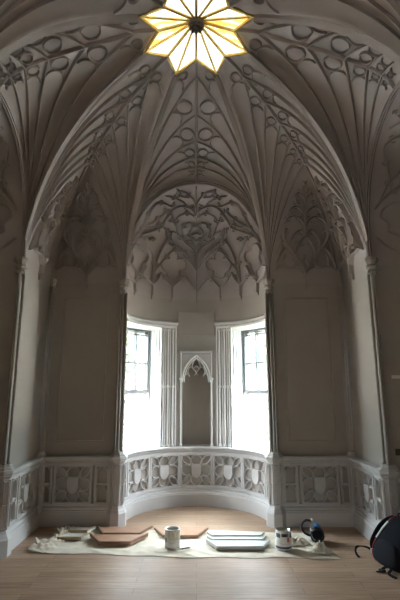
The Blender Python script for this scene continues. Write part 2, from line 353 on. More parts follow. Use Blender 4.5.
def fan(k, m):
    T = frame(k, m)
    path = pl(EP, 5)
    nt = 26
    g = G()
    def fn(a, b):
        i = a*(len(path)-1); e = path[int(round(i))]; t = b**1.7
        u, v = W+(e[0]-W)*t, L+(e[1]-L)*t
        if b == 0: return T(W, L, Z0)
        return T(u, v, H(u, v))
    g.grid(fn, len(path)-1, nt)
    if k == 3: g.f = [f for f in g.f if min(g.v[i][2] for i in f) > 4.25]; g.mi = [0]*len(g.f)
    web = keep(g.build('vault_fan', 'paint_vault', smooth=True))
    # ribs
    tstart = .015 if k != 3 else .33
    for e in RIBS:
        P, N = surf_curve(FS, ray(e, 22, tstart), T)
        sub(G().sweep(P, N, .0115 if e != RIBS[-1] else .015, .034, shape='rib', taper=3).build('fan_rib', 'paint_vault', smooth=False), web)
    P, N = surf_curve(FS, ray((TIP[0]+.012, TIP[1]+.022), 22, tstart), T)
    sub(G().sweep(P, N, .021, .065, shape='rib', taper=3).build('main_rib', 'paint_vault'), web)
    # roundels and round panel heads, one piece of tracery per fan
    for u, v, r, half in CELLS:
        g = G()
        P, N = surf_curve(FS, disc_curve(u, v, r*.93)[:-1], T); g.sweep(P, N, max(.006, .011*min(1, r/.06)), .030, closed=True)
        # round head of the long panel below the circle
        dl = math.hypot(W-u, L-v); p0 = Vector(FS(u, v)); t = .012
        dd = (Vector(FS(u+(W-u)*t, v+(L-v)*t))-p0).length/(t*dl)
        r2 = r; s2 = 2.0*r/dd
        for _ in range(4): r2 = max(.01, (dl-s2)*math.sin(half)*.93); s2 = (r+r2)*.99/dd
        u2, v2 = u+(W-u)/dl*s2, v+(L-v)/dl*s2
        if r2 > .018:
            P, N = surf_curve(FS, disc_curve(u2, v2, r2, 95, 265, 14), T); g.sweep(P, N, .009, .026)
        sub(g.build('roundel', 'paint_vault'), web)
    return web
for k in range(4):
    for m in (1, -1): fan(k, m)

# corner webs with foliate tracery
def crockets(g, P, N, step, sc):
    for j in range(step-2, len(P)-2, step):
        for sd in (-1, 1):
            tt = (P[j+1]-P[j-1]).normalized(); bb = tt.cross(N[j])*sd
            pts = [P[j]+(bb*a+tt*b)*sc+N[j]*.004 for a, b in ((.006, -.01), (.030, .004), (.050, .026), (.048, .048), (.034, .052))]
            g.sweep(pts, N[j], .0085*sc, .034*sc)
def mirq(p): return (1.03-p[0], p[1])
CORN = {}
def corner(k, m, tracery=True):
    T = frame(k, m)
    g = G().grid(lambda a, b: T(*SC(a, b**1.6)), 12, 26)
    if k == 3: tracery = False; g.f = [f for f in g.f if min(g.v[i][2] for i in f) > 4.25 or min(abs(g.v[i][0]) for i in f) > 1.5]; g.mi = [0]*len(g.f)
    web = keep(g.build('corner_vault', 'paint_vault', smooth=True))
    if tracery:
        g = G()
        for nme, pts in TC.items():
            cc = crom(pts, 4)
            for mm in ((0,) if nme in ('st', 'ax') else (0, 1)):
                q = [mirq(p) for p in cc] if mm else cc
                q = [(max(.02, min(.98, a)), max(.004, min(.985, b))) for a, b in q]
                P, N = surf_curve(SC, q, T)
                g.sweep(P, N, .015 if nme[0] in 'ms' else .0125, .06, taper=0 if nme[0] in 'ms' else 2)
                if nme in ('m1', 'm2', 'ax', 'u1', 'u2'): crockets(g, P, N, 9, .8)
                if nme in ('m1', 'u1', 'u2', 'm2', 'm3', 'k1', 'm4'):
                    e = P[-1]; n = N[-1]; g.lathe([(0, -.012), (.011, -.008), (.016, 0), (.011, .01), (0, .014)], 8, T=lambda x, y, z, e=e, n=n: tuple(e+n*.008+Vector((x, y, z))))
        # pendant drop
        u = (W+L)/2+.01
        P = [Vector(T(u, L-.004, z)) for z in (2.95, 2.90, 2.86)]
        g.sweep(P, Vector(T(0, 0, 0))-Vector(T(0, 1, 0)), .012, .022)
        sub(g.build('foliate_tracery', 'paint_vault'), web)
    return web
for k in range(4):
    for m in (1, -1): corner(k, m)

# ridge ribs and groin ribs
for k in range(4):
    T = frame(k)
    q = [(0.0, NR+(L-NR)*i/30) for i in range(31)]
    P = [Vector(T(0, v, Rz(v)+BP(v))) for _, v in q]
    keep(G().sweep(P, Vector((0, 0, -1)), .018, .032, shape='bead').build('ridge_rib', 'paint_vault'))
for sx in (-1, 1):
    for sy in (-1, 1):
        P = []; N = []
        for i in range(41):
            th = (i/40)*math.pi/2
            v = ND+(L-ND)*math.sin(th)
            P.append(Vector((sx*v, CY+sy*v, Gz(min(v, L-.0005))+BP(v*1.4142)))); N.append(IN+Vector((0, 0, .8))-P[-1])
        keep(G().sweep(P, N, .022, .034, shape='bead', sink=.012).build('groin_rib', 'paint_vault'))

# ------------------------------------------------------------------ star skylight
star = tag(empty('star_skylight', (0, CY, 4.98)), 'glowing eight pointed star skylight with cream and amber glass at the crown of the vault', 'skylight')
def keeps(o): o.parent = star; o.matrix_parent_inverse = Matrix.Translation((0, -CY, -4.98)); return o
gw = stained('cream_glass', False); ga = stained('amber_glass', True)
def sp(r, a, z): return Vector((r*math.sin(a), CY+r*math.cos(a), z))
outer = []
for i in range(16):
    a = R(22.5*i)
    if i % 2: outer.append(sp(RS, a, 4.966))
    else: outer.append(sp(NR if i % 4 == 0 else ND*math.sqrt(2), a, 5.018 if i % 4 == 0 else 4.992))
zh = 5.12
for i in range(16):
    a, b = outer[i], outer[(i+1) % 16]
    c0, c1 = sp(.055, R(22.5*i), zh), sp(.055, R(22.5*(i+1)), zh)
    up = Vector((0, 0, .006))
    am = i in (4, 11, 12, 3)
    keeps(G().add([a, b, c1, c0, a+up, b+up, c1+up, c0+up], [(0, 1, 2, 3), (7, 6, 5, 4), (0, 4, 5, 1), (1, 5, 6, 2), (2, 6, 7, 3), (3, 7, 4, 0)]).build('glass_pane', ga if am else gw))
for i in range(16):
    a = outer[i]; c = sp(.05, R(22.5*i), zh)
    keeps(G().sweep([a, c], Vector((0, 0, -1)), .011 if i % 2 else .014, .014, shape='flat').build('glazing_bar', 'glassline'))
keeps(G().sweep(outer, Vector((0, 0, -1)), .014, .02, closed=True, shape='flat').build('star_rim', 'glassline'))
g = G().lathe([(0, 5.025), (.03, 5.025), (.05, 5.04), (.072, 5.05), (.08, 5.07), (.072, 5.095), (0, 5.10)], 24, c=(0, CY))
for i in range(8): g.lathe([(0, 5.025), (.012, 5.028), (.016, 5.04), (.012, 5.052), (0, 5.054)], 8, c=(.052*math.cos(R(45*i)), CY+.052*math.sin(R(45*i))))
keeps(g.build('boss', 'boss', smooth=True))

# ------------------------------------------------------------------ alcoves
def cyl(al, z, d=0.0):   # on the alcove wall, d metres into the room
    return ((AR-d)*math.sin(al), L+(AR-d)*math.cos(al), z)
def cgrid(g, T, a0, a1, z0, z1, d=0, n=None):
    n = n or max(1, int(abs(a1-a0)/R(3)))
    g.grid(lambda a, b: T(*cyl(a0+(a1-a0)*a, z0+(z1-z0)*b, d)), n, 1)
def cslab(g, T, a0, a1, z0, z1, d0, d1):
    n = max(1, int(abs(a1-a0)/R(3))); rr = []
    for i in range(n+1):
        a = a0+(a1-a0)*i/n
        rr.append([T(*cyl(a, z, d)) for z, d in ((z0, d0), (z0, d1), (z1, d1), (z1, d0))])
    g.rings(rr)
def cprof(g, T, prof, a0=-R(90), a1=R(90), n=60):    # a moulding profile [(d, z)...] run round the alcove
    rr = []
    for i in range(n+1):
        a = a0+(a1-a0)*i/n
        rr.append([T(*cyl(a, z, d)) for d, z in prof])
    g.rings(rr)
WA0, WA1, WZ0, WZ1 = R(33), R(76), .79, 2.45      # window openings
NA = math.asin(.205/AR); NZ = 2.08
BASE = [(-.01, 0), (.075, 0), (.075, .15), (.066, .158), (.066, .168), (.05, .178), (.045, .20), (.03, .215), (.022, .222), (-.01, .222)]
RAIL = [(-.01, .70), (.03, .70), (.036, .712), (.05, .722), (.055, .738), (.075, .748), (.08, .76), (.08, .772), (.07, .778), (-.01, .778)]

# panel ornament in unit coordinates, mp(x, y) -> point, nr(x, y) -> normal
def relief(g, mp, nr, curves, hw, h, shape='flat', taper=0):
    for c in curves:
        P = [Vector(mp(x, y)) for x, y in c]; N = [Vector(nr(x, y)) for x, y in c]
        g.sweep(P, N, hw, h, shape=shape, taper=taper)
def arc(cx, cy, r, a0, a1, n=14, ry=None): return [(cx+r*math.cos(R(a0+(a1-a0)*i/n)), cy+(ry or r)*math.sin(R(a0+(a1-a0)*i/n))) for i in range(n+1)]
def square_curves():
    cv = []
    for a in (0, 90, 180, 270):
        cx, cy = .60*math.cos(R(a)), .60*math.sin(R(a))
        cv.append(arc(cx, cy, .34, a-128, a+128, 18))
    for sx in (-1, 1):
        for sy in (-1, 1):
            a, b = (.36*sx, .36*sy), (.93*sx, .93*sy)
            for sd in (-1, 1):
                c = []
                for i in range(11):
                    t = i/10; o = sd*.21*math.sin(math.pi*t)**.8
                    c.append((a[0]+(b[0]-a[0])*t-o*sy*.7071*1.0, a[1]+(b[1]-a[1])*t+o*sx*.7071))
                cv.append(c)
    return cv
SQ = square_curves()
def shield_pts():
    r = [(-.30, .38), (.30, .38), (.30, -.12)]
    r += [(.30*math.cos(R(t)), -.12-.36*math.sin(R(t))**1.0) for t in (25, 45, 62, 78)]
    l = [(-x, y) for x, y in r[2:]][::-1]
    return r+[(0, -.50)]+l
def add_panel(parent, mp, nr, hx, hy, lanc=False):
    """a wainscot panel: dark hollow ground, frame, tracery and shield; mp maps metres (x, y, depth)"""
    g = G()
    n = 8
    f = lambda x, y: mp(x*hx, y*hy, 0); nn = lambda x, y: nr(x*hx, y*hy)
    line = lambda a, b, k=8: [(a[0]+(b[0]-a[0])*i/k, a[1]+(b[1]-a[1])*i/k) for i in range(k+1)]
    fr = [line((-1, -1), (1, -1)), line((-1, 1), (1, 1)), line((-1, -1), (-1, 1)), line((1, -1), (1, 1))]
    relief(g, f, nn, fr, .013, .036)
    if not lanc:
        relief(g, f, nn, SQ, .0115, .032, 'bead')
        p = g.build('tracery_panel', 'paint_low', parent)
        s = G(); sh = shield_pts(); dz = .034
        ctr = mp(0, -.02*hy, dz)
        vs = [mp(x*hx, y*hy, dz) for x, y in sh]+[mp(x*hx*1.02, y*hy*1.02, 0) for x, y in sh]
        k = len(sh)
        s.add(vs+[ctr], [(i, (i+1) % k, 2*k) for i in range(k)]+[(i, k+i, k+(i+1) % k, (i+1) % k) for i in range(k)])
        s.build('shield', 'paint_low', p)
    else:
        relief(g, f, nn, [line((-1, .0), (1, .0))], .012, .03)
        cv = []
        for y0 in (.02, -.98):
            for sx in (-1, 1):
                cv.append([(sx*.82, y0+.02), (sx*.82, y0+.55)]+[(sx*.82*math.cos(R(t)), y0+.55+.36*math.sin(R(t))) for t in (20, 40, 60, 80, 90)])
        relief(g, f, nn, cv, .0105, .040, 'bead')
        p = g.build('lancet_panel', 'paint_low', parent)
    return p

def alcove(k, nm, windows=False, panels=True):
    T = frame(k); ctr = Vector(T(0, L-.2, 1.5))
    wall = None
    g = G(); X = R(90)
    if windows:
        for s in (-1, 1):
            cgrid(g, T, s*WA1, s*X, 0, ZB); cgrid(g, T, s*NA, s*WA0, 0, ZB)
            cgrid(g, T, s*WA0, s*WA1, 0, WZ0); cgrid(g, T, s*WA0, s*WA1, WZ1, ZB)
        cgrid(g, T, -NA, NA, 0, .78); cgrid(g, T, -NA, NA, NZ, ZB)
    else: cgrid(g, T, -X, X, 0, ZB, n=60)
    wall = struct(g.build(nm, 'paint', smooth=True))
    g = G(); cslab(g, T, -X, X, ZB-.06, ZB+.09, -.035, -.012); g.build('leak_block_skin', 'paint', wall)  # unseen outer skin, added over the wall and dome seam to stop light leaks
    # half dome
    g = G().grid(lambda a, b: T(*SD(-X+2*X*a, b)), 48, 20)
    dome = keep(g.build('alcove_vault', 'paint_vault', smooth=True))
    g = G()
    tw = Vector(T(0, L-.5, 2.2))
    for nme, pts in TD.items():
        mid = all(abs(p[0]) < .008 for p in pts)
        cc = crom(pts, 4, closed=False)
        for s in ((1,) if mid else (1, -1)):
            q = [(max(-1.5, min(1.5, s*a)), b) for a, b in cc]
            P, N = surf_curve(SD, q, T, tw)
            big = nme in ('A1', 'S1', 'A2', 'A3', 'c0', 'p1', 'p2', 'p2b', 'p2c', 'p3', 'p3b', 'p4', 'p2e', 'p1b', 'S2', 't1')
            g.sweep(P, N, .0125 if big else .0105, .044 if big else .036, taper=0)
            if nme not in ('c0', 'p1', 'p2', 'p3', 'p4', 'p1b', 'p2e', 'k1', 'k2', 'k3', 'k4', 'k5', 'k6', 'b1', 'b2', 'b3', 'b4', 'q1', 'q2', 't5'):
                crockets(g, P, N, 8, .78)
            if nme in ('h1', 'h2', 'h3', 'h4', 'h5', 'b1', 'b2', 'b3', 'b4', 't3', 't4', 't2', 'A2', 'A3', 'S2', 'S3', 'p2c', 'k1', 'k2', 'k3', 'k4', 'k5', 'k6'):
                e = P[-1]; n = N[-1]; rr = 1.15 if nme[0] != 'k' else .7
                g.lathe([(0, -.012*rr), (.011*rr, -.008*rr), (.016*rr, 0), (.011*rr, .01*rr), (0, .014*rr)], 8, T=lambda x, y, z, e=e, n=n: tuple(e+n*.008+Vector((x, y, z))))
    for a in (0, .398, .766, 1.16):      # pendant drops under the fringe
        for s in ((1,) if a == 0 else (1, -1)):
            P = [Vector(T(*cyl(s*a, z))) for z in (2.93, 2.90, 2.875)]
            g.sweep(P, ctr+Vector((0, 0, 1.4))-P[0], .011, .022)
            g.lathe([(0, 2.855), (.012, 2.865), (.014, 2.875), (.008, 2.885), (0, 2.888)], 8, T=lambda x, y, z, s=s, a=a: tuple(Vector(T(*cyl(s*a, 0, .01)))+Vector((x, y, z))))
    sub(g.build('foliate_tracery', 'paint_vault'), dome)
    # moulded arch at the mouth
    P = []; N = []
    for i in range(61):
        th = R(-90+180*i/60); u = W*math.sin(th); z = archz(u*.9995) if abs(u) < W*.9999 else Z0
        P.append(Vector(T(u, L, z))); N.append(Vector(T(0, L-1.1, 2.9))-P[-1])
    sub(G().sweep(P, N, .03, .035, shape='double', sink=.01).build('arch_rib', 'paint_vault'), dome)
    # skirting, rail and wainscot panels
    g = G(); cprof(g, T, BASE); struct(g.build('baseboard_'+nm[5:], 'paint_low'))
    g = G(); cprof(g, T, RAIL); g.build('dado_rail', 'paint_low', wall)
    if panels:
        cprofg = G(); cslab(cprofg, T, -R(88), R(88), .222, .245, -.005, .044); cslab(cprofg, T, -R(88), R(88), .67, .70, -.005, .044)
        cprofg.build('wainscot_frame', 'paint_low', wall)
        def mk(a0, hx, lanc):
            mp = lambda x, y, d: T(*cyl(a0+x/AR, .4575+y, d+.001))
            nr = lambda x, y: Vector(T(0, L, 0))-Vector(T(*cyl(a0+x/AR, 0, 0)))
            add_panel(wall, mp, nr, hx, .212, lanc)
        for i in range(-2, 3): mk(i*R(28.6), .222, False)
        for s in (-1, 1): mk(s*R(79.5), .10, True)
    return wall
wall_bay = alcove(0, 'wall_bay', True)
wl = alcove(1, 'wall_left_alcove'); wr = alcove(2, 'wall_right_alcove')
T0 = frame(0)

# string course and plaque over the niche
g = G(); cprof(g, T0, [(-.005, 2.50), (.012, 2.50), (.028, 2.52), (.034, 2.54), (.02, 2.555), (-.005, 2.56)], R(17), R(90), 24)
cprof(g, T0, [(-.005, 2.50), (.012, 2.50), (.028, 2.52), (.034, 2.54), (.02, 2.555), (-.005, 2.56)], -R(90), -R(17), 24)
g.build('cornice', 'paint_low', wall_bay)
g = G(); cslab(g, T0, -R(16.5), R(16.5), 2.36, 2.71, -.005, .012)
for a, b, c, d in ((-16.5, 16.5, 2.70, 2.715), (-16.5, 16.5, 2.355, 2.37), (-16.9, -16.1, 2.355, 2.715), (16.1, 16.9, 2.355, 2.715)):
    cslab(g, T0, R(a), R(b), c, d, -.005, .022)
g.build('blank_plaque', 'paint', wall_bay)

# niche
def build_niche():
    g = G(); d = .20; x = .205; y0 = L+AR*math.cos(NA); yb = y0+d
    gx = lambda xx: L+math.sqrt(AR*AR-xx*xx)
    g.add([T0(-x, y0, .78), T0(-x, yb, .78), T0(-x, yb, NZ), T0(-x, y0, NZ)], [(0, 1, 2, 3)])
    g.add([T0(x, y0, .78), T0(x, yb, .78), T0(x, yb, NZ), T0(x, y0, NZ)], [(0, 1, 2, 3)])
    g.add([T0(-x, yb, .78), T0(x, yb, .78), T0(x, yb, NZ), T0(-x, yb, NZ)], [(0, 1, 2, 3)])
    g.grid(lambda a, b: T0(-x+2*x*a, gx(-x+2*x*a)+(yb-gx(-x+2*x*a))*b, .78), 6, 1)
    g.grid(lambda a, b: T0(-x+2*x*a, gx(-x+2*x*a)+(yb-gx(-x+2*x*a))*b, NZ), 6, 1)
    nb = g.build('niche', 'paint', wall_bay)
    # pointed arch with spandrel
    zs = 1.70; az = 2.055
    def ar(t): # t -1..1
        s = abs(t); return zs+(az-zs)*math.sqrt(max(0, 4-(1+s)**2)/3)
    rr = []
    n = 30; top = []; bot = []; tb = []; bb = []
    for i in range(n+1):
        t = -1+2*i/n; xx = t*x
        rr.append([T0(xx, gx(xx)+.004, ar(t)), T0(xx, gx(xx)+.004, NZ), T0(xx, gx(xx)+.03, NZ), T0(xx, gx(xx)+.03, ar(t))])
    s = G().rings(rr); s.build('spandrel', 'paint_low', nb)
    g = G()
    P = [Vector(T0(-1.02*x, gx(x), zs-.02))]+[Vector(T0(-x+2*x*i/n, gx(-x+2*x*i/n), ar(-1+2*i/n))) for i in range(n+1)]+[Vector(T0(1.02*x, gx(x), zs-.02))]
    g.sweep(P, Vector((0, -1, 0)), .014, .03)
    P2 = [p+Vector((-p.x*.12, .008, -.03)) for p in P[1:-1]]
    g.sweep(P2, Vector((0, -1, 0)), .007, .016)
    g.build('pointed_arch', 'white', nb)
    g = G()    # cusped head hanging in the arch
    for sx in (-1, 1):
        for c in ([(.185, 1.70), (.175, 1.76), (.145, 1.79), (.115, 1.78), (.10, 1.755)], [(.10, 1.755), (.125, 1.82), (.115, 1.87), (.085, 1.895), (.055, 1.88), (.045, 1.86)],
                  [(.045, 1.86), (.06, 1.91), (.045, 1.96), (0, 2.02)], [(.10, 1.755), (.15, 1.84), (.10, 1.93)], [(.045, 1.86), (.02, 1.84), (0, 1.80), (-.03, 1.77)], [(.045, 1.86), (.0, 1.91), (-.045, 1.86)]):
            cc = crom([(a*sx, b) for a, b in c], 4)
            g.sweep([Vector(T0(a, gx(a)+.03, b)) for a, b in cc], Vector((0, -1, 0)), .007, .022)
    g.build('cusped_tracery', 'paint_low', nb)
    for sx in (-1, 1):
        cx = sx*(x+.018); cy = gx(x+.018)-.012
        g = G(); P = lambda X, Y, Z: T0(X, Y, Z)
        g.lathe([(.02, .78), (.02, .80), (.014, .815), (.011, .83), (.011, 1.66), (.017, 1.665), (.017, 1.675), (.012, 1.685), (.016, 1.70), (.026, 1.715), (.026, 1.73), (.0, 1.735)], 12, T=P, c=(cx, cy))
        g.box(cx-.009, cx+.009, cy-.006, cy+.02, 1.73, 2.10, T=P)
        g.build('colonette', 'white', nb)
    g = G(); cslab(g, T0, -math.asin((x+.035)/AR), math.asin((x+.035)/AR), 2.095, 2.125, -.004, .04); g.build('label_mould', 'paint_low', nb)
build_niche()

# ------------------------------------------------------------------ windows of the bay
def window(idx, m):
    T = frame(0, m)
    A = Vector((.707, L+1.066)); B = Vector((1.2, L+.409)); dr = (B-A).normalized(); nn = Vector((dr.y, -dr.x)); ln = (B-A).length
    if nn.dot(Vector((0, L))-A) < 0: nn = -nn       # towards the room
    def wp(s, d, z): q = A+dr*s+nn*d; return T(q.x, q.y, z)
    root = struct(empty('window_%d' % idx, T(.95, L+.74, WZ0)))
    inv = Matrix.Translation(Vector(root.location)*-1)
    def put(o, par=None): o.parent = par or root; 
    def part(g, name, m_, par=None, **kw):
        o = g.build(name, m_, **kw); o.parent = par or root
        if par is None: o.matrix_parent_inverse = inv
        return o
    # reveals
    g = G(); n = 10
    P0 = lambda a, z: Vector(T(*cyl(WA0+(WA1-WA0)*a, z))); P1 = lambda a, z: Vector(wp(ln*a, 0, z))
    for z in (WZ0, WZ1): g.grid(lambda a, b: P0(a, z).lerp(P1(a, z), b), n, 1)
    for a in (0, 1): g.grid(lambda c, b: P0(a, WZ0+(WZ1-WZ0)*c).lerp(P1(a, WZ0+(WZ1-WZ0)*c), b), 1, 1)
    part(g, 'window_reveal', 'paint_low')
    for a in (0, 1):
        for t in (.12, .42, .70, .92):
            p = P0(a, 0).lerp(P1(a, 0), t); q = P0(.5, 0)
            side = (Vector(T(.6, L+.5, 0))-Vector(T(.9, L+.7, 0)))
            nd = (P1(1-a, 0)-P1(a, 0)).normalized()
            g = G().sweep([Vector((p.x, p.y, WZ0)), Vector((p.x, p.y, WZ1))], nd, .016, .022, shape='bead')
            part(g, 'jamb_moulding', 'white' if t < .8 else 'sash')
    # frame
    g = G()
    for s0, s1 in ((0, .03), (ln-.03, ln)): g.box(s0, s1, -.08, .02, WZ0, WZ1, T=wp)
    g.box(.03, ln-.03, -.08, .02, WZ1-.03, WZ1, T=wp); g.box(.03, ln-.03, -.10, .03, WZ0-.01, WZ0+.025, T=wp)
    part(g, 'window_frame', 'sash')
    def sash(z0, z1, d, bars, name):
        g = G(); e = .034
        g.box(.03, .03+e, d, d+.035, z0, z1, T=wp); g.box(ln-.03-e, ln-.03, d, d+.035, z0, z1, T=wp)
        g.box(.03+e, ln-.03-e, d, d+.035, z0, z0+.04, T=wp); g.box(.03+e, ln-.03-e, d, d+.035, z1-.03, z1, T=wp)
        sa = part(g, name, 'sash')
        gb = G(); w = (ln-.06-2*e)
        for i in (1, 2): s = .03+e+w*i/3; gb.box(s-.011, s+.011, d+.006, d+.03, z0+.04, z1-.03, T=wp)
        for z in bars: gb.box(.03+e, ln-.03-e, d+.008, d+.028, z-.011, z+.011, T=wp)
        part(gb, 'glazing_bars', 'sash', sa)
        gl = G().box(.03+e, ln-.03-e, d+.014, d+.018, z0+.04, z1-.03, T=wp); part(gl, 'glass', 'glass', sa)
    sash(1.50, WZ1-.03, -.06, (1.945, ), 'upper_sash')
    sash(1.52, WZ1-.01, -.015, (2.36, 1.945), 'raised_lower_sash')
    # clustered shafts on the bay wall beside the opening
    for a in (21.3, 25.9, 30.5):
        x, y, _ = cyl(R(a), 0, .012)
        g = G().lathe([(.024, .778), (.024, .80), (.017, .815), (.013, .83), (.013, 1.585), (.021, 1.595), (.024, 1.61), (.018, 1.622), (.013, 1.63), (.013, 2.40), (.02, 2.42), (.024, 2.44), (0, 2.45)], 12, T=T, c=(x, y))
        part(g, 'shaft', 'white', smooth=True)
    g = G(); cslab(g, T, R(18.2), R(19.2), .78, 2.47, -.003, .02); cslab(g, T, R(23.2), R(24), .78, 2.46, -.003, .008); cslab(g, T, R(27.8), R(28.6), .78, 2.46, -.003, .008)
    cslab(g, T, R(32.2), R(33.4), .78, 2.46, -.01, .024); cslab(g, T, R(18.2), R(80), 2.455, 2.49, -.003, .03); cslab(g, T, WA0, WA1, WZ0-.01, WZ0+.004, -.05, .03)
    part(g, 'architrave', 'white')
    # head mouldings stepping down inside
    g = G()
    for t in (.3, .65): g.sweep([P0(a/8, WZ1).lerp(P1(a/8, WZ1), t) for a in range(9)], Vector((0, 0, -1)), .015, .02)
    part(g, 'head_moulding', 'white')
window(1, -1); window(2, 1)

# ------------------------------------------------------------------ flat walls
def flat_side(k, name, sides=(1, -1), plain=False):
    T = frame(k); wall = None
    g = G()
    W0 = W if not plain else 1.5
    for s in sides:
        if plain:
            g.add([T(s*W0, L, 0), T(s*L, L, 0), T(s*L, L, Z0), T(s*W0, L, Z0)], [(0, 1, 2, 3)]); continue
        g.add([T(s*(W-.02), L, 0), T(s*(L+.0), L, 0), T(s*L, L, Z0), T(s*(W-.02), L, Z0)], [(0, 1, 2, 3)])
        g.add([T(s*(W-.02), L, 0), T(s*(W+.02), L+.02, 0), T(s*(W+.02), L+.02, Z0), T(s*(W-.02), L, Z0)], [(0, 1, 2, 3)])
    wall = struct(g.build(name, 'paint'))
    if plain: return wall
    inn = Vector(T(0, 0, 0))-Vector(T(0, 1, 0))
    b = G(); r_ = G()
    for s in sides:
        for gg, pr in ((b, BASE), (r_, RAIL)):
            gg.rings([[T(s*u, L-d, z) for d, z in pr] for u in (W, L)])
    struct(b.build('baseboard_'+name[5:], 'paint_low')); r_.build('dado_rail', 'paint_low', wall)
    for s in sides:
        if k == 0:
          # incised panel outline
          P = [Vector(T(s*u, L, z)) for u, z in ((1.145, .95), (1.71, .95), (1.71, 2.73), (1.145, 2.73))]
          g = G()
          for i in range(4): g.sweep([P[i], P[(i+1) % 4]], inn, .008, .010, shape='bead')
          g.build('panel_moulding', 'paint', wall)
        g = G()
        for z0, z1 in ((.222, .24), (.675, .70)): g.box(s*W, s*L, L-.044, L+.005, z0, z1, T=T)
        g.build('wainscot_frame', 'paint_low', wall)
        for uc, hx, ln in ((1.125, .078, True), (1.475, .218, False), (1.80, .070, True)):
            add_panel(wall, lambda x, y, d: T(s*uc+x, L-d-.001, .4575+y), lambda x, y: inn, hx, .212, ln)
    return wall
wb = flat_side(0, 'wall_back'); wle = flat_side(1, 'wall_left'); wri = flat_side(2, 'wall_right')
flat_side(3, 'wall_front', plain=True)

# ------------------------------------------------------------------ columns
def column(name, u, v, T, corner=False, w=1.0):
    p = T(u, v, 0); root = empty(name, p); o = Vector(p)
    sc = .62 if corner else 1.0
    def part(g, n, m_, par=None, **kw):
        ob = g.build(n, m_, **kw); ob.parent = par or root; return ob
    inn = (Vector((0, CY, 0))-Vector(p)).normalized()
    axis = Vector(T(0, v-1, 0))-Vector(T(0, v, 0))
    if corner: axis = Vector((-math.copysign(1, p[0]), -math.copysign(1, p[1]-CY), 0)).normalized()
    side = Vector((-axis.y, axis.x, 0))
    def loc(a, b, z): q = side*a+axis*b; return (q.x, q.y, z)
    def poly(r, n=8, rot=22.5): return [(r*math.cos(R(rot+360*i/n)), r*math.sin(R(rot+360*i/n))) for i in range(n)]
    def stack(g, prof, n=8, c=(0, 0)):
        g.rings([[loc(c[0]+x*1.0, c[1]+y, z) for x, y in poly(r, n)] for r, z in prof])
    g = G(); k = sc
    stack(g, [(.125*k, 0), (.125*k, .15), (.115*k, .165), (.11*k, .18), (.095*k, .20), (.088*k, .222)])
    part(g, 'plinth', 'paint_low')
    g = G(); stack(g, [(.082*k, .222), (.082*k, .70)])
    for i in range(8):
        a = R(45*i); 
        if math.sin(a) < -.1: continue
        c = Vector((.0765*k*math.cos(a), .0765*k*math.sin(a))); t = Vector((-math.sin(a), math.cos(a)))
        for q in (-.026*k, .026*k):
            x, y = c+t*q; g.sweep([loc(x, y, .235), loc(x, y, .69)], Vector(loc(c.x, c.y, 0)), .006*k, .012)
        for z in (.245, .46, .675):
            g.sweep([loc(*(c+t*-.026*k), z), loc(*(c+t*.026*k), z)], Vector(loc(c.x, c.y, 0)), .007*k, .012)
    part(g, 'pedestal', 'paint_low')
    g = G(); stack(g, [(.085*k, .70), (.092*k, .712), (.105*k, .722), (.108*k, .738), (.122*k, .75), (.122*k, .772), (.10*k, .785), (.095*k, .80), (.078*k, .81), (.07*k, .83), (.0, .835)])
    part(g, 'pedestal_cap', 'paint_low')
    for a, b, r in ((0, .036, .0145), (-.041, .012, .0135), (.041, .012, .0135)):
        a *= k; b *= k; r *= (1 if not corner else .8)
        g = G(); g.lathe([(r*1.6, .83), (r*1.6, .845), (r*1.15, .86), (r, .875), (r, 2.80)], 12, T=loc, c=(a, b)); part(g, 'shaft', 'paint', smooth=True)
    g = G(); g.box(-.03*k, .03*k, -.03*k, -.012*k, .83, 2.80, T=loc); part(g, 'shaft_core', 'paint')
    g = G(); k2 = k*1.0
    stack(g, [(.050*k2, 2.785), (.052*k2, 2.79), (.058*k2, 2.80), (.058*k2, 2.815), (.046*k2, 2.825), (.044*k2, 2.845), (.054*k2, 2.855), (.066*k2, 2.865), (.066*k2, 2.885), (.052*k2, 2.893), (.05*k2, 2.90), (.062*k2, 2.915), (.078*k2, 2.935), (.082*k2, 2.945), (.082*k2, 2.975), (.07*k2, 2.98), (.03*k2, 2.985)])
    part(g, 'capital', 'paint')
    return root
grp = None
tag(column('clustered_column', -W, L-.012, frame(0)), 'tall clustered column with moulded capital at the left edge of the window bay', 'column')
tag(column('clustered_column', W, L-.012, frame(0)), 'tall clustered column with moulded capital at the right edge of the window bay', 'column')
tag(column('clustered_column', W, L+.010, frame(1)), 'large clustered column on the left side wall, nearest the left edge of the photo', 'column')
tag(column('clustered_column', W, L+.010, frame(2)), 'large clustered column on the right side wall, behind the backpack', 'column')
tag(column('corner_colonette', -L+.03, L-.03, frame(0), True), 'slender colonette in the dark back left corner of the room', 'column')
tag(column('corner_colonette', L-.03, L-.03, frame(0), True), 'slender colonette in the back right corner of the room', 'column')

# ------------------------------------------------------------------ floor and the hall behind the camera
g = G(); g.box(-3.3, 3.3, -3.2, CY+L+1.35, -.06, 0)
struct(g.build('floor', 'floor'))
g = G(); hy0, hy1, hx, hz = -3.0, CY-L, 1.9, 4.5
def q4(a, b, c, d): g.add([a, b, c, d], [(0, 1, 2, 3)])
q4((hx, hy0, 0), (hx, hy1, 0), (hx, hy1, hz), (hx, hy0, hz)); q4((-hx, hy0, 0), (hx, hy0, 0), (hx, hy0, hz), (-hx, hy0, hz))
q4((-hx, hy0, hz), (hx, hy0, hz), (hx, hy1, hz), (-hx, hy1, hz))
